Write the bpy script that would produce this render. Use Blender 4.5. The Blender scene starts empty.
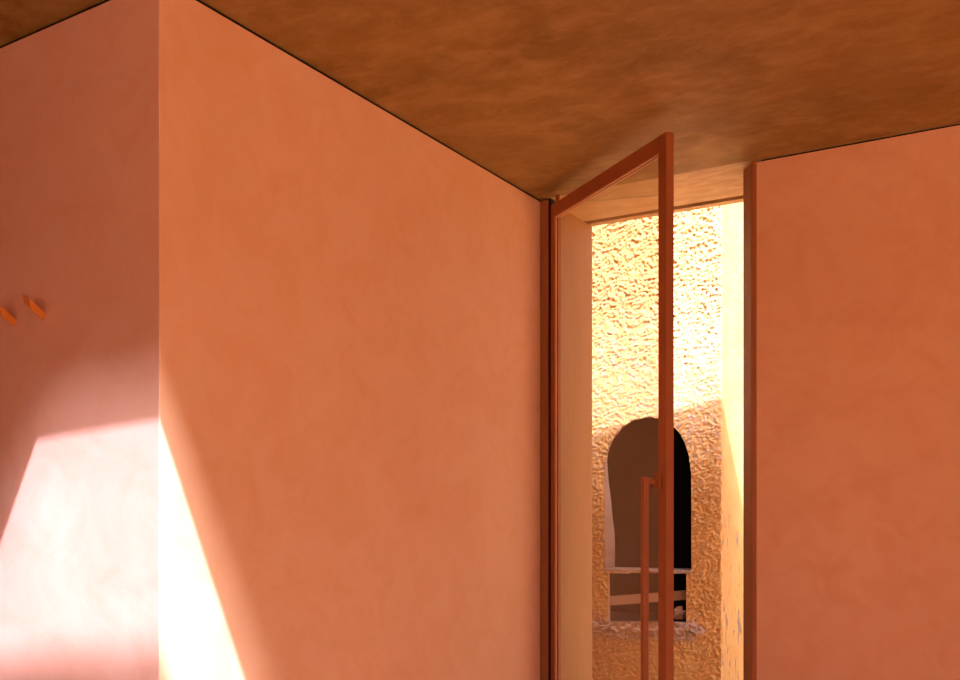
import bpy, bmesh, math, random
from mathutils import Vector, noise, Matrix

random.seed(7)
sc = bpy.context.scene
COL = sc.collection

# ------------------------------------------------------------------ camera
EYE = 1.5                      # eye height
CEIL = 2.7                     # ceiling height
FPX = 895.0                    # focal length in pixels of a 960 px wide frame
YAW = math.atan(542 / FPX)     # the camera looks this far to the left of +Y
HOR = 484.0                    # horizon row
cam_d = bpy.data.cameras.new('camera')
cam = bpy.data.objects.new('camera', cam_d)
COL.objects.link(cam)
cam.location = (0, 0, EYE)
cam.rotation_euler = (math.pi / 2, 0, YAW)
cam_d.sensor_width = 36
cam_d.lens = FPX / 960 * 36
cam_d.shift_y = (HOR - 340) / 960
cam_d.clip_start = 0.02
sc.camera = cam

# ------------------------------------------------------------------ light
SUN_T = Vector((-0.595, 0.389, -1.0)).normalized()     # direction the sunlight travels
world = bpy.data.worlds.new('sky')
sc.world = world
world.use_nodes = True
wn = world.node_tree.nodes
wl = world.node_tree.links
wn.clear()
wo = wn.new('ShaderNodeOutputWorld')
wb = wn.new('ShaderNodeBackground')
ws = wn.new('ShaderNodeTexSky')
ws.sky_type = 'NISHITA'
ws.sun_disc = False
ws.sun_elevation = math.asin(-SUN_T.z)
ws.sun_rotation = math.atan2(-SUN_T.x, -SUN_T.y)
ws.air_density = 1.0
ws.dust_density = 4.0
ws.ozone_density = 1.0
wb.inputs['Strength'].default_value = 0.5
wl.new(ws.outputs['Color'], wb.inputs['Color'])
wl.new(wb.outputs['Background'], wo.inputs['Surface'])

sun_d = bpy.data.lights.new('sun', 'SUN')
sun_d.energy = 15.0
sun_d.angle = math.radians(0.55)
sun_d.color = (1.0, 0.85, 1.08)
sun = bpy.data.objects.new('sun', sun_d)
COL.objects.link(sun)
sun.rotation_euler = SUN_T.to_track_quat('-Z', 'Y').to_euler()
sun.location = (4, -3, 8)

# added soft second sun lamp standing in for the hazy glow around the sun
aur_d = bpy.data.lights.new('sun_aureole', 'SUN')
aur_d.energy = 14.0
aur_d.angle = math.radians(10.5)
aur_d.color = (1.0, 0.93, 1.0)
aur = bpy.data.objects.new('sun_aureole', aur_d)
COL.objects.link(aur)
aur.rotation_euler = sun.rotation_euler
aur.location = (4.5, -3, 8)

sc.view_settings.view_transform = 'Standard'
sc.view_settings.look = 'None'
sc.view_settings.exposure = 0.06
sc.view_settings.gamma = 1.0
sc.view_settings.use_curve_mapping = False
sc.cycles.max_bounces = 14
sc.cycles.diffuse_bounces = 10
sc.cycles.glossy_bounces = 4
sc.cycles.sample_clamp_indirect = 8.0

# ------------------------------------------------------------------ measuring
FW = Vector((-math.sin(YAW), math.cos(YAW), 0))
RT = Vector((math.cos(YAW), math.sin(YAW), 0))


def ray(px):
    return FW + RT * ((px - 480) / FPX)


def at_y(px, y):
    """plan point where the sight line through column px meets the plane y"""
    r = ray(px)
    return r * (y / r.y)


X_MID = -1.739                 # plane of the long middle wall
Y_LEFT = 1.413                 # plane of the wall with the pegs
Y_BACK = 3.362                 # plane of the wall with the door
WALL_T = 0.475                 # thickness of the outer wall
X_DOOR0 = -1.739
X_DOOR1 = at_y(756.5, Y_BACK).x


# ------------------------------------------------------------------ materials
def new_mat(name):
    m = bpy.data.materials.new(name)
    m.use_nodes = True
    nt = m.node_tree
    b = nt.nodes['Principled BSDF']
    return m, nt, b


def rgb(c):
    return (c[0], c[1], c[2], 1.0)


def N(nt, t, **kw):
    n = nt.nodes.new(t)
    for k, v in kw.items():
        if k in n.inputs:
            n.inputs[k].default_value = v
        else:
            setattr(n, k, v)
    return n


def noise_fac(nt, scale, detail=5, rough=0.55, dist=0.0, stretch=(1, 1, 1), lo=0.35, hi=0.65, rot=(0, 0, 0)):
    tc = N(nt, 'ShaderNodeTexCoord')
    mp = N(nt, 'ShaderNodeMapping')
    mp.inputs['Scale'].default_value = stretch
    mp.inputs['Rotation'].default_value = rot
    nt.links.new(tc.outputs['Object'], mp.inputs['Vector'])
    n = N(nt, 'ShaderNodeTexNoise', Scale=scale, Detail=detail, Roughness=rough, Distortion=dist)
    nt.links.new(mp.outputs['Vector'], n.inputs['Vector'])
    r = N(nt, 'ShaderNodeMapRange')
    r.inputs['From Min'].default_value = lo
    r.inputs['From Max'].default_value = hi
    nt.links.new(n.outputs['Fac'], r.inputs['Value'])
    return r.outputs['Result'], n.outputs['Fac']


def mix(nt, fac, a, b, blend='MIX'):
    m = nt.nodes.new('ShaderNodeMix')
    m.data_type = 'RGBA'
    m.blend_type = blend
    if isinstance(fac, float):
        m.inputs[0].default_value = fac
    else:
        nt.links.new(fac, m.inputs[0])
    for i, v in ((6, a), (7, b)):
        if isinstance(v, tuple):
            m.inputs[i].default_value = rgb(v)
        else:
            nt.links.new(v, m.inputs[i])
    return m.outputs[2]


def mul(nt, a, v):
    m = N(nt, 'ShaderNodeMath', operation='MULTIPLY')
    nt.links.new(a, m.inputs[0])
    m.inputs[1].default_value = v
    return m.outputs[0]


def plaster(name, c0, c1, c2, rough=0.6, bump=0.15, streak=(1, 1, 1), fine=22.0, spec=0.18, dist=1.0):
    """trowelled pigmented plaster: two scales of cloudy mottling"""
    m, nt, b = new_mat(name)
    f1, r1 = noise_fac(nt, 1.7, 6, 0.6, 0.6 * dist, streak)
    f2, r2 = noise_fac(nt, 6.5, 8, 0.65, 0.9 * dist, streak, 0.42, 0.72)
    c = mix(nt, f1, c0, c1)
    c = mix(nt, mul(nt, f2, 0.7), c, c2)
    nt.links.new(c, b.inputs['Base Color'])
    b.inputs['Roughness'].default_value = rough
    b.inputs['Specular IOR Level'].default_value = spec
    f3, r3 = noise_fac(nt, fine, 6, 0.6, 0.3, streak)
    bp = N(nt, 'ShaderNodeBump', Strength=bump, Distance=0.004)
    nt.links.new(r3, bp.inputs['Height'])
    nt.links.new(bp.outputs['Normal'], b.inputs['Normal'])
    return m


M = {}
M['wall'] = plaster('salmon_plaster', (0.735, 0.44, 0.275), (0.765, 0.48, 0.31), (0.70, 0.375, 0.20))
M['wall_l'] = plaster('rose_plaster', (0.69, 0.40, 0.32), (0.72, 0.445, 0.365), (0.65, 0.33, 0.24))
M['wall_r'] = plaster('terracotta_plaster', (0.64, 0.34, 0.20), (0.67, 0.37, 0.225), (0.60, 0.285, 0.15))
M['ceiling'] = plaster_c = plaster('brown_ceiling_plaster', (0.205, 0.108, 0.018), (0.30, 0.165, 0.038), (0.46, 0.29, 0.10), rough=0.68,
                       bump=0.3, streak=(1.0, 1.4, 1.0), fine=9.0, spec=0.4, dist=0.35)
nt = plaster_c.node_tree
b = nt.nodes['Principled BSDF']
src = b.inputs['Base Color'].links[0].from_socket
fa, ra = noise_fac(nt, 9.0, 10, 0.72, 0.6, (1.0, 1.8, 1.0), 0.52, 0.74)
fb, rb = noise_fac(nt, 1.6, 8, 0.68, 0.3, (1.0, 1.4, 1.0), 0.46, 0.68)
c = mix(nt, mul(nt, fa, 0.35), src, (0.50, 0.31, 0.12))
c = mix(nt, mul(nt, fb, 0.4), c, (0.15, 0.078, 0.014))
nt.links.new(c, b.inputs['Base Color'])
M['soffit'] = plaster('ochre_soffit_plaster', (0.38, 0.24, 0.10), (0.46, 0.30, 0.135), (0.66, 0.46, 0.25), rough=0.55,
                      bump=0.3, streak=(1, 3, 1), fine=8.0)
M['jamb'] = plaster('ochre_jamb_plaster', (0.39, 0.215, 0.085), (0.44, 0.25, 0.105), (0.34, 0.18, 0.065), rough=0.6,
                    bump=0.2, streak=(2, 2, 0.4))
M['floor'] = plaster('polished_floor', (0.62, 0.31, 0.18), (0.68, 0.36, 0.22), (0.55, 0.26, 0.14), rough=0.35, bump=0.05)
M['render'] = plaster('outer_render', (0.60, 0.36, 0.20), (0.68, 0.42, 0.25), (0.5, 0.3, 0.17))
M['alley'] = plaster('alley_ground', (0.72, 0.44, 0.18), (0.77, 0.49, 0.22), (0.64, 0.37, 0.15), bump=0.4, fine=40)


def metal_paint(name, c, rough=0.45):
    m, nt, b = new_mat(name)
    f1, r1 = noise_fac(nt, 9.0, 4, 0.6, 0.2, (1, 1, 0.3))
    c2 = tuple(v * 0.88 for v in c)
    nt.links.new(mix(nt, f1, c, c2), b.inputs['Base Color'])
    b.inputs['Roughness'].default_value = rough
    b.inputs['Specular IOR Level'].default_value = 0.4
    bp = N(nt, 'ShaderNodeBump', Strength=0.06, Distance=0.001)
    f2, r2 = noise_fac(nt, 160.0, 3)
    nt.links.new(r2, bp.inputs['Height'])
    nt.links.new(bp.outputs['Normal'], b.inputs['Normal'])
    return m


M['frame'] = metal_paint('rust_painted_steel', (0.32, 0.096, 0.03))
M['post'] = metal_paint('brown_painted_steel', (0.27, 0.09, 0.03))
M['dark'] = metal_paint('dark_reveal', (0.05, 0.022, 0.012), 0.8)
M['bead'] = metal_paint('pale_glazing_bead', (0.75, 0.45, 0.26), 0.5)
M['shade'] = metal_paint('shade_black', (0.006, 0.005, 0.005), 0.95)  # near-black that paints deep shade into gaps and the niche hollow
M['peg'] = metal_paint('orange_lacquered_wood', (0.80, 0.30, 0.06), 0.4)
M['bar_grey'] = metal_paint('weathered_bar', (0.42, 0.30, 0.24), 0.8)

# glass: a clear pane with a faint brownish film
m, nt, b = new_mat('brown_film_glass')
nt.nodes.remove(b)
out = nt.nodes['Material Output']
tr = N(nt, 'ShaderNodeBsdfTransparent')
tr.inputs['Color'].default_value = (0.90, 0.85, 0.72, 1)
gl = N(nt, 'ShaderNodeBsdfGlossy', Roughness=0.02)
gl.inputs['Color'].default_value = (1, 1, 1, 1)
df = N(nt, 'ShaderNodeBsdfDiffuse')
df.inputs['Color'].default_value = (0.50, 0.33, 0.17, 1)
fr = N(nt, 'ShaderNodeFresnel', IOR=1.52)
a2 = N(nt, 'ShaderNodeMath', operation='MULTIPLY')
a2.inputs[1].default_value = 1.6
nt.links.new(fr.outputs[0], a2.inputs[0])
mx1 = N(nt, 'ShaderNodeMixShader')
f1, r1 = noise_fac(nt, 2.5, 5, 0.6, 0.5, (1, 1, 0.35), 0.3, 0.7)
mr = N(nt, 'ShaderNodeMapRange')
mr.inputs['To Min'].default_value = 0.10
mr.inputs['To Max'].default_value = 0.16
nt.links.new(f1, mr.inputs['Value'])
nt.links.new(mr.outputs[0], mx1.inputs[0])
nt.links.new(tr.outputs[0], mx1.inputs[1])
nt.links.new(df.outputs[0], mx1.inputs[2])
mx2 = N(nt, 'ShaderNodeMixShader')
nt.links.new(a2.outputs[0], mx2.inputs[0])
nt.links.new(mx1.outputs[0], mx2.inputs[1])
nt.links.new(gl.outputs[0], mx2.inputs[2])
nt.links.new(mx2.outputs[0], out.inputs['Surface'])
M['glass'] = m

# clear thin glass for the large window
m, nt, b = new_mat('clear_glass')
nt.nodes.remove(b)
out = nt.nodes['Material Output']
tr = N(nt, 'ShaderNodeBsdfTransparent')
tr.inputs['Color'].default_value = (0.97, 0.97, 0.96, 1)
gl = N(nt, 'ShaderNodeBsdfGlossy', Roughness=0.01)
fr = N(nt, 'ShaderNodeFresnel', IOR=1.5)
mx = N(nt, 'ShaderNodeMixShader')
nt.links.new(fr.outputs[0], mx.inputs[0])
nt.links.new(tr.outputs[0], mx.inputs[1])
nt.links.new(gl.outputs[0], mx.inputs[2])
nt.links.new(mx.outputs[0], out.inputs['Surface'])
M['clear'] = m

# rough stucco of the old building
m, nt, b = new_mat('rough_ochre_stucco')
f1, r1 = noise_fac(nt, 3.0, 6, 0.6, 0.5)
f2, r2 = noise_fac(nt, 30.0, 6, 0.7, 0.4, (1, 1, 1), 0.48, 0.66)
c = mix(nt, f1, (0.55, 0.355, 0.145), (0.61, 0.405, 0.18))
# greyish weathering, strongest about head height
tc = N(nt, 'ShaderNodeTexCoord')
sx = N(nt, 'ShaderNodeSeparateXYZ')
nt.links.new(tc.outputs['Object'], sx.inputs[0])
rg = N(nt, 'ShaderNodeMapRange', interpolation_type='SMOOTHSTEP')
rg.inputs['From Min'].default_value = 1.15
rg.inputs['From Max'].default_value = 1.9
nt.links.new(sx.outputs['Z'], rg.inputs['Value'])
rg2 = N(nt, 'ShaderNodeMapRange', interpolation_type='SMOOTHSTEP')
rg2.inputs['From Min'].default_value = 2.9
rg2.inputs['From Max'].default_value = 2.2
nt.links.new(sx.outputs['Z'], rg2.inputs['Value'])
mm = N(nt, 'ShaderNodeMath', operation='MULTIPLY')
nt.links.new(rg.outputs[0], mm.inputs[0])
nt.links.new(rg2.outputs[0], mm.inputs[1])
m3 = N(nt, 'ShaderNodeMath', operation='MULTIPLY')
nt.links.new(mm.outputs[0], m3.inputs[0])
nt.links.new(f2, m3.inputs[1])
c = mix(nt, m3.outputs[0], c, (0.44, 0.35, 0.32))
f4, r4 = noise_fac(nt, 12.0, 5, 0.6, 0.4, (1, 1, 1), 0.60, 0.72)
c = mix(nt, mul(nt, f4, 0.5), c, (0.50, 0.40, 0.36))
# crumbled grey patch under the niche
def band(sock, a0, a1, b0, b1):
    u = N(nt, 'ShaderNodeMapRange', interpolation_type='SMOOTHSTEP')
    u.inputs['From Min'].default_value = a0
    u.inputs['From Max'].default_value = a1
    nt.links.new(sock, u.inputs['Value'])
    w_ = N(nt, 'ShaderNodeMapRange', interpolation_type='SMOOTHSTEP')
    w_.inputs['From Min'].default_value = b1
    w_.inputs['From Max'].default_value = b0
    nt.links.new(sock, w_.inputs['Value'])
    q = N(nt, 'ShaderNodeMath', operation='MULTIPLY')
    nt.links.new(u.outputs[0], q.inputs[0])
    nt.links.new(w_.outputs[0], q.inputs[1])
    return q.outputs[0]


pz = band(sx.outputs['Z'], 0.56, 0.63, 0.70, 0.76)
pxx = band(sx.outputs['X'], -0.85, -0.72, -0.22, -0.10)
q1 = N(nt, 'ShaderNodeMath', operation='MULTIPLY')
nt.links.new(pz, q1.inputs[0])
nt.links.new(pxx, q1.inputs[1])
f5, r5 = noise_fac(nt, 14.0, 5, 0.6, 0.5, (1, 1, 1), 0.36, 0.5)
q2 = N(nt, 'ShaderNodeMath', operation='MULTIPLY')
nt.links.new(q1.outputs[0], q2.inputs[0])
nt.links.new(f5, q2.inputs[1])
c = mix(nt, q2.outputs[0], c, (0.40, 0.30, 0.25))
nt.links.new(c, b.inputs['Base Color'])
b.inputs['Roughness'].default_value = 0.9
b.inputs['Specular IOR Level'].default_value = 0.1
f3, r3 = noise_fac(nt, 90.0, 6, 0.65, 1.2)
bp = N(nt, 'ShaderNodeBump', Strength=0.7, Distance=0.006)
nt.links.new(r3, bp.inputs['Height'])
nt.links.new(bp.outputs['Normal'], b.inputs['Normal'])
M['stucco'] = m

# smoother yellow wash with peeled grey spots low down
m, nt, b = new_mat('peeling_yellow_wash')
f1, r1 = noise_fac(nt, 5.0, 5, 0.6, 0.4)
c = mix(nt, f1, (0.38, 0.235, 0.09), (0.43, 0.27, 0.11))
f2, r2 = noise_fac(nt, 16.0, 4, 0.6, 0.6, (1, 1, 0.45), 0.585, 0.60)
tc = N(nt, 'ShaderNodeTexCoord')
sx = N(nt, 'ShaderNodeSeparateXYZ')
nt.links.new(tc.outputs['Object'], sx.inputs[0])
rg = N(nt, 'ShaderNodeMapRange')
rg.inputs['From Min'].default_value = 1.45
rg.inputs['From Max'].default_value = 1.15
nt.links.new(sx.outputs['Z'], rg.inputs['Value'])
mm = N(nt, 'ShaderNodeMath', operation='MULTIPLY')
nt.links.new(rg.outputs[0], mm.inputs[0])
nt.links.new(f2, mm.inputs[1])
c = mix(nt, mm.outputs[0], c, (0.17, 0.14, 0.13))
nt.links.new(c, b.inputs['Base Color'])
b.inputs['Roughness'].default_value = 0.85
b.inputs['Specular IOR Level'].default_value = 0.1
f3, r3 = noise_fac(nt, 45.0, 6, 0.6, 0.4)
bp = N(nt, 'ShaderNodeBump', Strength=0.35, Distance=0.004)
nt.links.new(r3, bp.inputs['Height'])
nt.links.new(bp.outputs['Normal'], b.inputs['Normal'])
M['wash'] = m

M['grey_plaster'] = plaster('grey_mauve_plaster', (0.30, 0.22, 0.20), (0.36, 0.27, 0.25), (0.22, 0.16, 0.13), rough=0.85,
                            bump=0.6, fine=35)
M['stone'] = plaster('grey_rubble_stone', (0.42, 0.31, 0.25), (0.52, 0.39, 0.32), (0.30, 0.2, 0.15), rough=0.9, bump=0.8,
                     fine=60)


# ------------------------------------------------------------------ mesh helpers
def link(name, bm, mat, parent=None, smooth=False):
    me = bpy.data.meshes.new(name)
    bmesh.ops.recalc_face_normals(bm, faces=bm.faces)
    bm.to_mesh(me)
    bm.free()
    if mat:
        me.materials.append(mat)
    if smooth:
        for p in me.polygons:
            p.use_smooth = True
    o = bpy.data.objects.new(name, me)
    COL.objects.link(o)
    if parent:
        o.parent = parent
    return o


def tag(o, label=None, cat=None, group=None, kind=None):
    if label:
        o['label'] = label
    if cat:
        o['category'] = cat
    if group:
        o['group'] = group
    if kind:
        o['kind'] = kind
    return o


def empty(name, loc=(0, 0, 0), rz=0.0):
    o = bpy.data.objects.new(name, None)
    o.empty_display_size = 0.1
    o.location = loc
    o.rotation_euler = (0, 0, rz)
    COL.objects.link(o)
    return o


def add_box(bm, x0, x1, y0, y1, z0, z1):
    v = [bm.verts.new((x, y, z)) for z in (z0, z1) for y in (y0, y1) for x in (x0, x1)]
    for f in ((0, 2, 3, 1), (4, 5, 7, 6), (0, 1, 5, 4), (2, 6, 7, 3), (0, 4, 6, 2), (1, 3, 7, 5)):
        bm.faces.new([v[i] for i in f])


def box(x0, x1, y0, y1, z0, z1, bevel=0.0, seg=2):
    bm = bmesh.new()
    add_box(bm, x0, x1, y0, y1, z0, z1)
    if bevel:
        bmesh.ops.bevel(bm, geom=bm.edges[:], offset=bevel, segments=seg, affect='EDGES', profile=0.6)
    return bm


def prism(poly, z0, z1):
    bm = bmesh.new()
    a = [bm.verts.new((x, y, z0)) for x, y in poly]
    b_ = [bm.verts.new((x, y, z1)) for x, y in poly]
    n = len(poly)
    for i in range(n):
        j = (i + 1) % n
        bm.faces.new((a[i], a[j], b_[j], b_[i]))
    bm.faces.new(a)
    bm.faces.new(b_[::-1])
    return bm


def structure(name, bm, mat, label, parent=None):
    o = link(name, bm, mat, parent)
    tag(o, label, None if parent else 'structure', kind='structure')
    return o


# ------------------------------------------------------------------ the room
Z_W = CEIL - 0.010             # the plaster stops 10 mm short of the ceiling
R = 0.003                      # softened outside corner
cx_, cy_ = X_MID, Y_LEFT
arc = [(cx_ - R + R * math.sin(t), cy_ + R - R * math.cos(t)) for t in [i * math.pi / 2 / 4 for i in range(5)]]

X_L, X_R, Y_F = -4.2, 3.2, -3.4
Y_OUT = Y_BACK + WALL_T
# floor and ceiling
structure('floor', box(X_L - 0.2, X_R + 0.2, Y_F - 0.2, Y_OUT, -0.2, 0.0), M['floor'], 'smooth terracotta floor of the room').location = (0, 0, 0)
# rooflight opening over the viewer: its edges cast the sun patch on the left corner
SX0, SX1 = X_MID + 0.162, 1.6
SY1, SY0 = Y_LEFT - 0.408, 0.60
bm = bmesh.new()
zc0, zc1 = CEIL, CEIL + 0.22
for (a, b_, c_, d_) in ((X_L - 0.2, SX0, Y_F - 0.2, Y_BACK), (SX1, X_R + 0.2, Y_F - 0.2, Y_BACK), (SX0, SX1, Y_F - 0.2, SY0)):
    add_box(bm, a, b_, c_, d_, zc0, zc1)
sk = lambda x: SY1 + 0.03 * (x - (X_MID + 0.625))
bq = prism([(SX0, sk(SX0)), (SX1, sk(SX1)), (SX1, Y_BACK), (SX0, Y_BACK)], zc0, zc1)
mq = bpy.data.meshes.new('tmp')
bq.to_mesh(mq)
bq.free()
bm.from_mesh(mq)
bpy.data.meshes.remove(mq)
structure('ceiling', bm, M['ceiling'], 'mottled brown plaster ceiling over the salmon walls')

# wall_left faces the viewer, wall_middle runs from the corner to the door
bm = prism([(X_L, cy_)] + arc[:3] + [(cx_ - 0.2, cy_ + 0.2), (X_L, cy_ + 0.2)], 0, Z_W)
structure('wall_left', bm, M['wall_l'], 'rose plaster wall with the two pegs, left of the outside corner')
bm = prism(arc[2:] + [(cx_, Y_BACK - 0.0), (cx_ - 0.2, Y_BACK), (cx_ - 0.2, cy_ + 0.2)], 0, Z_W)
structure('wall_middle', bm, M['wall'], 'long salmon plaster wall from the outside corner to the glass door')
# black strips paint the shade in the gap above the plaster
structure('trim_1', box(X_L, cx_ - 0.005, cy_ + 0.005, cy_ + 0.19, Z_W + 0.0005, CEIL), M['shade'], 'black strip painting shade into the gap above the rose wall')
structure('trim_2', box(cx_ - 0.19, cx_ - 0.005, cy_ + 0.191, Y_BACK, Z_W + 0.0005, CEIL), M['shade'], 'black strip painting shade into the gap above the long salmon wall')
# right-hand part of the door wall
structure('wall_right', box(X_DOOR1, X_R, Y_BACK, Y_OUT, 0, Z_W), M['wall_r'], 'terracotta plaster wall right of the door')
structure('trim_3', box(X_DOOR1 + 0.015, X_R, Y_BACK + 0.015, Y_OUT, Z_W + 0.0005, CEIL + 0.2), M['shade'], 'black strip painting shade into the gap above the right wall')
# outer part left of the door: its return is the door jamb
structure('wall_jamb', box(-4.2, X_MID + 0.026, Y_BACK + 0.036, Y_OUT, 0, CEIL), M['jamb'], 'ochre plaster return of the thick outer wall left of the doorway')
structure('wall_lintel', box(X_L, X_R, Y_BACK + 0.0, Y_BACK + 0.385, CEIL, CEIL + 0.22), M['soffit'], 'ochre plaster soffit over the doorway')
structure('trim_4', box(X_L, X_R, Y_BACK + 0.385, Y_BACK + 0.43, CEIL + 0.03, CEIL + 0.22), M['dark'], 'dark groove across the doorway soffit')
structure('trim_5', box(X_L, X_R, Y_BACK + 0.43, Y_OUT, CEIL, CEIL + 0.22), M['soffit'], 'outer ochre lip of the doorway soffit')
# unseen sides of the room
bm = bmesh.new()
OY0, OY1, OZ = -2.0, 1.0, 2.4  # opening added in the unseen wall to light the middle wall
add_box(bm, X_R, X_R + 0.2, Y_F, OY0, 0, CEIL)
add_box(bm, X_R, X_R + 0.2, OY1, Y_OUT, 0, CEIL)
add_box(bm, X_R, X_R + 0.2, OY0, OY1, OZ, CEIL)
structure('wall_side', bm, M['wall_r'], 'terracotta plaster wall out of view on the right, with a wide opening to the court added for fill light')
structure('wall_far_left', box(X_L - 0.2, X_L, Y_F, Y_OUT, 0, CEIL), M['wall_l'], 'rose plaster wall out of view on the left')
WX0, WX1, WZ1 = -1.2, 3.0, 2.55
bm = bmesh.new()
add_box(bm, X_L, WX0, Y_F - 0.2, Y_F, 0, CEIL)
add_box(bm, WX1, X_R, Y_F - 0.2, Y_F, 0, CEIL)
add_box(bm, WX0, WX1, Y_F - 0.2, Y_F, WZ1, CEIL)
structure('wall_rear', bm, M['wall'], 'salmon plaster wall behind the viewer')
# unseen glazed opening added behind the viewer to light the room
w = empty('fill_window', (WX0, Y_F - 0.1, 0))
tag(w, 'tall glazed opening added for light in the wall behind the viewer', 'window', kind='structure')
W_ = WX1 - WX0
for i in range(4):
    u = i * W_ / 3
    u0 = max(0, u - 0.025)
    u1 = min(W_, u + 0.025)
    link('post', box(u0, u1, -0.03, 0.03, 0, WZ1, 0.002), M['frame'], w)
for i in range(3):
    u0, u1 = i * W_ / 3 + 0.026, (i + 1) * W_ / 3 - 0.026
    link('rail', box(u0, u1, -0.028, 0.028, 0, 0.05, 0.002), M['frame'], w)
    link('rail', box(u0, u1, -0.028, 0.028, WZ1 - 0.05, WZ1, 0.002), M['frame'], w)
    link('pane', box(u0, u1, -0.004, 0.004, 0.05, WZ1 - 0.05), M['clear'], w)

# unseen blocker added on the roof (its top edge ends the sun patch below)
structure('sun_blocker', prism([(-3.0, -0.445), (3.4, -0.045), (3.4, -0.245), (-3.0, -0.645)], CEIL + 0.22, 5.29), M['render'], 'rendered blocker added on the roof to end the sun patch')
# added unseen block, skewed so its edge shades the lower part of the alley
k = math.tan(math.radians(30))
yl = lambda x: 4.24 + k * (x + 0.06)
structure('shadow_block', prism([(-2.6, yl(-2.6)), (1.25, yl(1.25)), (1.25, 2.4), (-2.6, 2.4)], CEIL + 0.23, 4.4), M['render'], 'rendered block added above the door wall to cast the alley shadow')

# ------------------------------------------------------------------ the glass door and its frame
frame = empty('door_frame', (X_MID + 0.02, Y_BACK, 0))
tag(frame, 'brown painted steel posts set in the doorway on both sides of the glass door', 'door frame')
fx, fy = frame.location.x, frame.location.y


def frame_part(name, x0, x1, y0, y1, z0, z1, mat, bev=0.0015):
    return link(name, box(x0 - fx, x1 - fx, y0 - fy, y1 - fy, z0, z1, bev), mat, frame)


p = frame_part('post', X_MID + 0.002, X_MID + 0.038, Y_BACK - 0.001, Y_BACK + 0.035, 0.001, CEIL - 0.006, M['post'])
tag(p, 'left post beside the salmon wall')
q = link('stop', box(X_MID + 0.0385 - fx, at_y(553.6, Y_BACK + 0.03).x - fx, 0.004, 0.045, 0.001, CEIL - 0.001), M['shade'], frame)  # black filler painting the shade between post and door leaf
tag(q, 'black strip painting the shaded gap beside the left post')
xa = at_y(752.3, Y_BACK - 0.004).x
xb = X_DOOR1 - 0.0005
xc = at_y(743.5, Y_BACK + 0.06).x
p = frame_part('post', xa, xb, Y_BACK - 0.004, Y_BACK + 0.09, 0.001, CEIL - 0.002, M['frame'])
tag(p, 'right post beside the terracotta wall')
bm = prism([(xa - fx - 0.0005, 0.006), (xa - fx - 0.0005, 0.09), (xc - fx, 0.09), (xc - fx, 0.058), (xa - fx - 0.008, 0.010)], 0.001, CEIL - 0.008)
q = link('stop', bm, M['post'], frame)
tag(q, 'angled rebate of the right post')
# back of the right-hand outer wall (ochre return, seen from the alley side)
# hinge point and leaf
HX, HY = -1.678, 3.368
DANG = math.atan2(-0.598, 0.802)
DL = 0.850
door = empty('door_1', (HX, HY, 0), DANG)
tag(door, 'rust painted steel glass door standing open into the room with a long pull bar', 'door', kind='structure')
Z0, Z1 = 0.012, EYE + 1.165
ST, TH = 0.047, 0.030
link('stile', box(0.0, 0.032, -TH / 2, TH / 2, Z0, Z1, 0.0015), M['frame'], door)
link('stile', box(DL - ST, DL, -TH / 2, TH / 2, Z0, Z1, 0.0015), M['frame'], door)
link('rail', box(0.032, DL - ST, -TH / 2, TH / 2, Z1 - 0.055, Z1, 0.0012), M['frame'], door)
link('rail', box(0.032, DL - ST, -TH / 2, TH / 2, Z0, Z0 + 0.08, 0.0012), M['frame'], door)
bm = bmesh.new()
zb0, zb1 = Z0 + 0.08, Z1 - 0.055
for s in (-1, 1):
    y0, y1 = sorted((s * 0.0045, s * 0.009))
    add_box(bm, 0.032, 0.036, y0, y1, zb0, zb1)
    add_box(bm, DL - ST - 0.002, DL - ST, y0, y1, zb0, zb1)
    add_box(bm, 0.036, DL - ST - 0.003, y0, y1, zb1 - 0.003, zb1)
    add_box(bm, 0.036, DL - ST - 0.003, y0, y1, zb0, zb0 + 0.006)
tag(link('glazing_bead', bm, M['bead'], door), 'pale bead around the pane')
bm = bmesh.new()
vs = [bm.verts.new(v) for v in ((0.0325, 0, zb0), (DL - ST - 0.0005, 0, zb0), (DL - ST - 0.0005, 0, zb1), (0.0325, 0, zb1))]
bm.faces.new(vs)
tag(link('glass_pane', bm, M['glass'], door), 'clear pane with a faint brown film')
# pivots
for z0, z1 in ((Z1, CEIL - 0.001), (0.001, Z0)):
    bmp = bmesh.new()
    bmesh.ops.create_cone(bmp, cap_ends=True, segments=20, radius1=0.009, radius2=0.009, depth=z1 - z0,
                          matrix=Matrix.Translation((0.035, 0, (z0 + z1) / 2)))
    link('pivot', bmp, M['frame'], door)
# pull bar on the room side (local -Y), two brackets
hz1, hz0 = EYE + 0.024, EYE - 0.98
hx = DL - 0.064
hyc = -TH / 2 - 0.042
pull = link('pull_bar', box(hx - 0.011, hx + 0.011, hyc - 0.010, hyc + 0.010, hz0, hz1, 0.003, 3), M['frame'], door)
for zc in (EYE + 0.010, EYE - 0.93):
    bmb = box(hx - 0.004, hx + 0.036, -TH / 2 - 0.008, -TH / 2 - 0.0002, zc - 0.027, zc + 0.027, 0.001)
    bmesh.ops.create_cone(bmb, cap_ends=True, segments=20, radius1=0.009, radius2=0.009, depth=0.032,
                          matrix=Matrix.Translation((hx + 0.002, hyc + 0.022, zc)) @ Matrix.Rotation(math.pi / 2, 4, 'X'))
    link('bracket', bmb, M['frame'], pull)


# ------------------------------------------------------------------ pegs on the left wall
def off_left_wall(px, py, p_):
    """point standing p_ proud of the left wall, from a measured sight line"""
    q_ = at_y(px, Y_LEFT - p_)
    return Vector((q_.x, Y_LEFT - p_, EYE + (HOR - py) / FPX * q_.dot(FW)))


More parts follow.
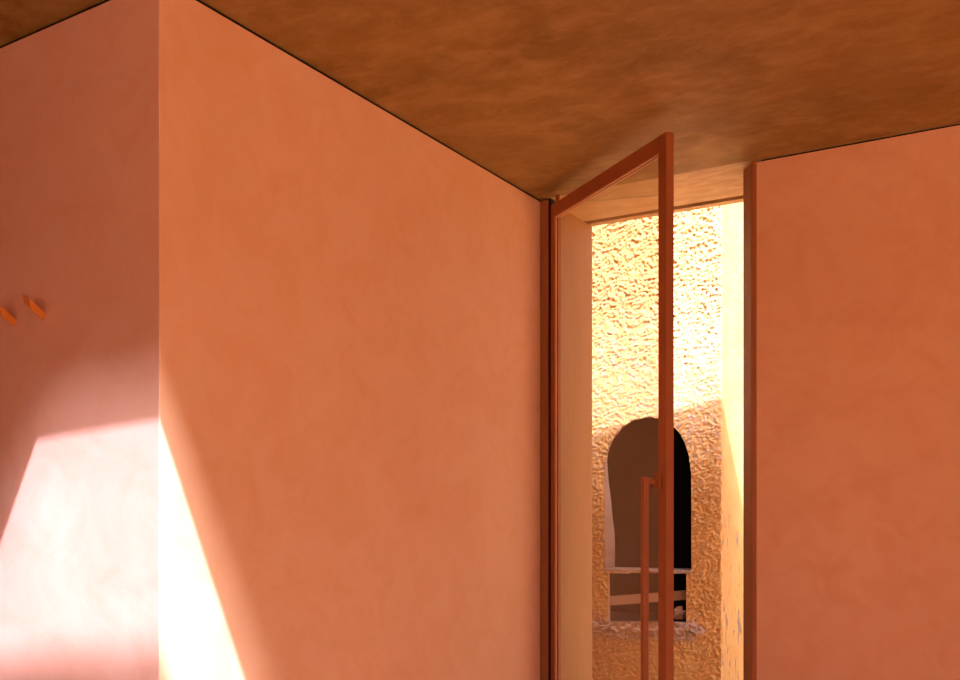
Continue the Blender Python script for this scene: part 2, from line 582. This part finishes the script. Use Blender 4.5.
# free end: a long oblique lozenge; base: four points on the plaster
PEG_END = [(22, 293, .044), (24, 303, .042), (31.3, 310.3, .052), (29, 298.2, .056)]
PEG_BASE = [(40, 309.6, .0006), (37.5, 314.2, .0006), (43, 321, .0006), (46.2, 313.6, .0006)]
peg_end = [off_left_wall(*p_) for p_ in PEG_END]
peg_base = [off_left_wall(*p_) for p_ in PEG_BASE]
PEG0 = sum(peg_base, Vector()) / 4


def make_peg(x, z, label):
    """slim faceted peg rising from the wall, its free end cut to a long lozenge"""
    root = empty('coat_peg', (x, Y_LEFT, z))
    tag(root, label, 'peg', 'pegs on the rose wall')
    o_ = Vector((PEG0.x, Y_LEFT, PEG0.z))
    bm = bmesh.new()
    a = [bm.verts.new(v - o_) for v in peg_end]
    b_ = [bm.verts.new(v - o_) for v in peg_base]
    for i in range(4):
        j = (i + 1) % 4
        bm.faces.new((a[i], a[j], b_[j], b_[i]))
    bm.faces.new(a)
    bm.faces.new(b_[::-1])
    bmesh.ops.recalc_face_normals(bm, faces=bm.faces)
    bmesh.ops.bevel(bm, geom=bm.edges[:], offset=0.0007, segments=2, affect='EDGES')
    link('peg_body', bm, M['peg'], root)
    bm = bmesh.new()                       # small fixing pin sunk in the cut face
    n_ = (peg_end[1] - peg_end[0]).cross(peg_end[3] - peg_end[0]).normalized()
    if n_.y > 0:
        n_ = -n_
    c_ = sum(peg_end, Vector()) / 4 - o_ + n_ * 0.0002
    rot = n_.to_track_quat('Z', 'Y').to_matrix().to_4x4()
    bmesh.ops.create_cone(bm, cap_ends=True, segments=14, radius1=0.0018, radius2=0.0018, depth=0.001, matrix=Matrix.Translation(c_) @ rot)
    link('pin', bm, M['bead'], root)
    return root


make_peg(PEG0.x, PEG0.z, 'orange tapered coat peg on the rose wall, the one seen whole and nearer the corner')
F_ = off_left_wall(42.5, 320.5, 0)
G_ = off_left_wall(13.6, 326.5, 0)
make_peg(PEG0.x + G_.x - F_.x, PEG0.z + G_.z - F_.z, 'orange tapered coat peg on the rose wall, cut by the left edge of the picture')

# ------------------------------------------------------------------ the alley and the old building outside
structure('ground', box(-9, 9, Y_OUT + 0.001, 12, -0.2, -0.02), M['alley'], 'pale ground of the alley outside the door')
structure('courtyard', box(-9, 9, -12, Y_F - 0.201, -0.2, -0.02), M['alley'], 'pale paved court behind the viewer')
structure('bounce_wall_side', box(8.8, 9, -9, Y_OUT, -0.02, 2.4), M['render'], 'rendered court wall added far to the right for warm bounce light')  # unseen wall added to reflect warm light into the room
structure('courtyard_side', box(X_R + 0.201, 9, Y_F - 0.2, Y_OUT, -0.2, -0.02), M['alley'], 'pale paved court right of the room')
structure('bounce_wall', box(-7, 7, -9.2, -9, -0.02, 2.4), M['render'], 'rendered court wall added behind the viewer for warm bounce light')  # added out of view as a warm reflector

structure('alley_blocker', box(5.2, 5.45, Y_OUT + 0.01, 11, -0.02, 3.2), M['render'], 'rendered wall added on the right of the alley to block light')  # unseen wall added to hold back sky and sunlit ground
WA = math.radians(20)
WD = Vector((math.cos(WA), math.sin(WA), 0))          # along the rough wall, to the right
WN = Vector((math.sin(WA), -math.cos(WA), 0))         # its outward normal
P0 = ray(722) * 5.2                                    # its right-hand corner, plan


def wall_sz(px, py):
    """(s, z) on the rough wall for a point measured in the photograph; s = 0 at the corner, negative to the left"""
    r = ray(px)
    k_ = P0.dot(WN) / r.dot(WN)
    q_ = r * k_
    return (q_ - P0).dot(WD), EYE + (HOR - py) / FPX * k_


building = empty('old_building', (P0.x, P0.y, -0.02), WA)
tag(building, 'old ochre stucco building across the alley with an arched niche, seen through the glass door', 'building')
B0 = -0.02
# everything below is in the building's own frame: x along the wall, y into it (-y faces the door)
up_px = [(605, 571), (604.5, 520), (604.5, 480), (605, 462), (608, 449), (614, 437), (622, 427.5), (632, 420.5), (645, 417.5),
         (658, 418), (669, 423), (679, 432), (685, 443), (689, 456), (691, 472), (691.5, 520), (691.5, 571)]
upper = [wall_sz(*p_) for p_ in up_px]
low_px = [(608, 573), (608.5, 622), (686, 622), (686, 573)]
lower = [wall_sz(*p_) for p_ in low_px]


def inside(poly, s, z):
    r = False
    n = len(poly)
    for i in range(n):
        x1, y1 = poly[i]
        x2, y2 = poly[(i + 1) % n]
        if (y1 > z) != (y2 > z) and s < (x2 - x1) * (z - y1) / (y2 - y1) + x1:
            r = not r
    return r


def seg_dist(poly, s, z):
    best = 9
    n = len(poly)
    for i in range(n):
        x1, y1 = poly[i]
        x2, y2 = poly[(i + 1) % n]
        dx, dy = x2 - x1, y2 - y1
        t = max(0, min(1, ((s - x1) * dx + (z - y1) * dy) / (dx * dx + dy * dy + 1e-9)))
        best = min(best, math.hypot(s - x1 - t * dx, z - y1 - t * dy))
    return best


def frange(a, b_, st):
    n = max(1, round((b_ - a) / st))
    return [a + (b_ - a) * i / n for i in range(n + 1)]


S_FINE = 0.0058
ss = frange(-4.5, -1.25, 0.03)[:-1] + frange(-1.25, 0.0, S_FINE)
zz = frange(-0.02, 0.25, 0.03)[:-1] + frange(0.25, 3.35, S_FINE)[:-1] + frange(3.35, 4.6, 0.03)


def relief(s, z):
    """lumpy hand-thrown stucco: short slanting ridges, finer at head height"""
    p_ = Vector((s, z, 0.0))
    wx = noise.noise(p_ * 9) * 0.05
    wz = noise.noise(p_ * 9 + Vector((7, 3, 1))) * 0.05
    a = (s + wx) * 0.82 + (z + wz) * 0.57
    c_ = -(s + wx) * 0.57 + (z + wz) * 0.82
    r1 = 1 - abs(noise.noise(Vector((a * 26, c_ * 48, 2.0)))) * 2.2
    r2 = 1 - abs(noise.noise(Vector((s * 80, z * 72, 5.0)))) * 2.0
    n3 = noise.noise(Vector((s * 4, z * 4, 9.0)))
    rough = 0.65 + 0.6 * min(1, abs(z - 2.05) / 0.7)
    return rough * (0.0075 * r1 * r1 * (1 if r1 > 0 else 0) + 0.0055 * r2 + 0.004 * noise.noise(Vector((s * 120, z * 110, 1)))) + 0.006 * n3


bm = bmesh.new()
grid = {}
fi = {}
cells = []
smin = min(p_[0] for p_ in upper) - 0.05
smax = max(p_[0] for p_ in upper) + 0.05
zmin = min(p_[1] for p_ in lower) - 0.05
zmax = max(p_[1] for p_ in upper) + 0.05
for j in range(len(zz) - 1):
    for i in range(len(ss) - 1):
        s, z = (ss[i] + ss[i + 1]) / 2, (zz[j] + zz[j + 1]) / 2
        if smin < s < smax and zmin < z < zmax and (inside(upper, s, z) or inside(lower, s, z)):
            continue
        cells.append((i, j))
verts = []


def vid(i, j):
    key = (i, j)
    if key not in fi:
        s, z = ss[i], zz[j]
        h = relief(s, z)
        if i == len(ss) - 1:
            h = 0.004 * noise.noise(Vector((0, z * 30, 3)))
            s += 0.004 * noise.noise(Vector((4, z * 25, 3)))
        fi[key] = len(verts)
        verts.append((s, -h, z - B0))
    return fi[key]


faces = [(vid(i, j), vid(i + 1, j), vid(i + 1, j + 1), vid(i, j + 1)) for i, j in cells]
me = bpy.data.meshes.new('stucco_wall')
me.from_pydata(verts, [], faces)
me.materials.append(M['stucco'])
me.polygons.foreach_set('use_smooth', [True] * len(me.polygons))
stw = bpy.data.objects.new('stucco_wall', me)
COL.objects.link(stw)
stw.parent = building
bm.free()

# side wall: its plane runs along world +Y; in the building frame that direction is
SD = Vector((math.sin(WA), math.cos(WA), 0))
SN = Vector((math.cos(WA), -math.sin(WA), 0))
vv, ff = [], []
tt_ = frange(0, 0.9, 0.0125) + frange(0.9, 2.8, 0.1)[1:]
z2 = frange(0, 4.62, 0.0125)
for zi, z in enumerate(z2):
    for ti, t in enumerate(tt_):
        h = 0.003 * noise.noise(Vector((t * 22, z * 22, 1))) + 0.006 * noise.noise(Vector((t * 4, z * 4, 6)))
        if ti == 0:
            h = 0.0
        pt = SD * t + SN * h
        vv.append((pt.x, pt.y, z))
nt_ = len(tt_)
for zi in range(len(z2) - 1):
    for ti in range(nt_ - 1):
        a = zi * nt_ + ti
        ff.append((a, a + 1, a + 1 + nt_, a + nt_))
me = bpy.data.meshes.new('side_wall')
me.from_pydata(vv, [], ff)
me.materials.append(M['wash'])
me.polygons.foreach_set('use_smooth', [True] * len(me.polygons))
sw = bpy.data.objects.new('side_wall', me)
COL.objects.link(sw)
sw.parent = building
tag(sw, 'smoother yellow return wall with peeled grey spots')
# solid core and roof behind the skins (leaves the niche hollow free)
bm = bmesh.new()
e1 = SD * 2.7
core = [(-4.5, 0.62), (e1.x * 0.25 - 0.05, 0.62), (e1.x - 0.05, e1.y), (-4.5, e1.y)]
bm = prism(core, 0, 4.5)
link('core', bm, M['shade'], building)
link('roof', prism([(-4.55, -0.08), (0.06, -0.08), (e1.x + 0.06, e1.y), (-4.55, e1.y)], 4.63, 4.78), M['wash'], building)

# niche reveal (skewed towards world +Y), hollow behind has its deep shade painted black
def reveal(poly, depth_of, closed, mat, name, y_front=0.004, parent=building):
    bm = bmesh.new()
    rows = []
    for k_ in range(5):
        row = []
        for (s, z) in poly:
            t = depth_of(s, z) * k_ / 4
            jx = 0.003 * noise.noise(Vector((s * 30, z * 30, t * 40)))
            pt = Vector((s + jx, y_front, z - B0)) + SD * t
            row.append(bm.verts.new(pt))
        rows.append(row)
    n = len(poly)
    for k_ in range(4):
        for i in range(n if closed else n - 1):
            j = (i + 1) % n
            bm.faces.new((rows[k_][i], rows[k_][j], rows[k_ + 1][j], rows[k_ + 1][i]))
    return link(name, bm, mat, parent, smooth=True)


def densify(poly, closed):
    out_ = []
    n = len(poly)
    for i in range(n if closed else n - 1):
        a, b2 = poly[i], poly[(i + 1) % n]
        for q_ in range(4):
            out_.append((a[0] + (b2[0] - a[0]) * q_ / 4, a[1] + (b2[1] - a[1]) * q_ / 4))
    if not closed:
        out_.append(poly[-1])
    return out_


niche = empty('niche', (0, 0, 0))
niche.parent = building
tag(niche, 'dark arched niche with a thin stone shelf')
s_mid = (upper[0][0] + upper[-1][0]) / 2
z_a, z_b = wall_sz(605, 452)[1], wall_sz(605, 535)[1]


def left_depth(s, z):
    f = max(0.0, min(1.0, (z_a - z) / (z_a - z_b)))
    return 0.015 + (0.14 * f if s < s_mid else 0.0)


reveal(densify(upper, False), left_depth, False, M['grey_plaster'], 'reveal', parent=niche)
reveal(densify([lower[0], lower[1], lower[2], lower[3]], False), lambda s, z: 0.03, False, M['grey_plaster'], 'reveal', parent=niche)
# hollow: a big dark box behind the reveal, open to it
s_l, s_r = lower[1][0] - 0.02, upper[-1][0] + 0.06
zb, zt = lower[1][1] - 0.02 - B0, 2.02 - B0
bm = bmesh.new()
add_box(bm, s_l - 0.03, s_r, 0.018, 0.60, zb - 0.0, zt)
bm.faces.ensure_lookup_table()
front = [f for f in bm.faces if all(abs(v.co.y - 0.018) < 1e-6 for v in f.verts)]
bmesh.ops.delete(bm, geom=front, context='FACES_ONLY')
link('hollow', bm, M['shade'], niche)
# shelf slab
sl, zl = wall_sz(605.5, 573.5)
sr, zr = wall_sz(692.5, 573.5)
bm = box(sl - 0.004, sr + 0.006, -0.010, 0.16, zr - B0 + 0.000, zr - B0 + 0.016, 0.003)
link('shelf', bm, M['grey_plaster'], niche)
# bar across the lower opening
s0, z0b = wall_sz(609, 606)
s1, z1b = wall_sz(686, 600)
bm = bmesh.new()
v = []
for (s, z, yy) in ((s0 - 0.02, z0b, 0.05), (s1 + 0.03, z1b, 0.08)):
    for (dy, dz) in ((-0.012, -0.004), (0.012, -0.004), (0.012, 0.05), (-0.012, 0.05)):
        v.append(bm.verts.new((s, yy + dy, z + dz - B0)))
for i in range(4):
    j = (i + 1) % 4
    bm.faces.new((v[i], v[j], v[j + 4], v[i + 4]))
bm.faces.new(v[:4][::-1])
bm.faces.new(v[4:])
tag(link('cross_bar', bm, M['bar_grey'], niche), 'weathered bar across the lower opening')


def stone(px, py, rx, rz_, depth=0.0, name='stone', seed=0, parent=niche):
    s, z = wall_sz(px, py)
    bm = bmesh.new()
    bmesh.ops.create_icosphere(bm, subdivisions=2, radius=1.0)
    for v_ in bm.verts:
        n_ = noise.noise(v_.co * 1.7 + Vector((seed * 3.1, px, 0)))
        f = 1 + 0.8 * n_ + 0.35 * noise.noise(v_.co * 4 + Vector((seed, 1, py)))
        c2 = v_.co * f
        v_.co = Vector((c2.x * rx * 1.35, c2.y * 0.022, c2.z * rz_ * 1.25))
    bmesh.ops.rotate(bm, verts=bm.verts, cent=(0, 0, 0), matrix=Matrix.Rotation(random.uniform(-0.5, 0.5), 3, 'Y'))
    bmesh.ops.translate(bm, verts=bm.verts, vec=(s, depth, z - B0))
    return link(name, bm, M['stone'], parent)


for i, (px, py, rx, rz_) in enumerate([
        (594, 624, .022, .016), (604, 627, .028, .016), (615, 629, .026, .017), (626, 627, .024, .015), (636, 630, .026, .017),
        (652, 629, .028, .018), (664, 631, .024, .017), (676, 631, .026, .02), (685, 629, .024, .022), (693, 628, .024, .024),
        (700, 631, .024, .02), (690, 637, .022, .014), (678, 638, .024, .013), (666, 639, .02, .012), (609, 634, .024, .014),
        (597, 632, .018, .012), (620, 636, .024, .012)]):
    stone(px, py, rx, rz_, -0.004, seed=i)
tag(stone(680, 614, .026, .03, 0.06, 'broken_stone', 40), 'pale broken lump in the lower opening')
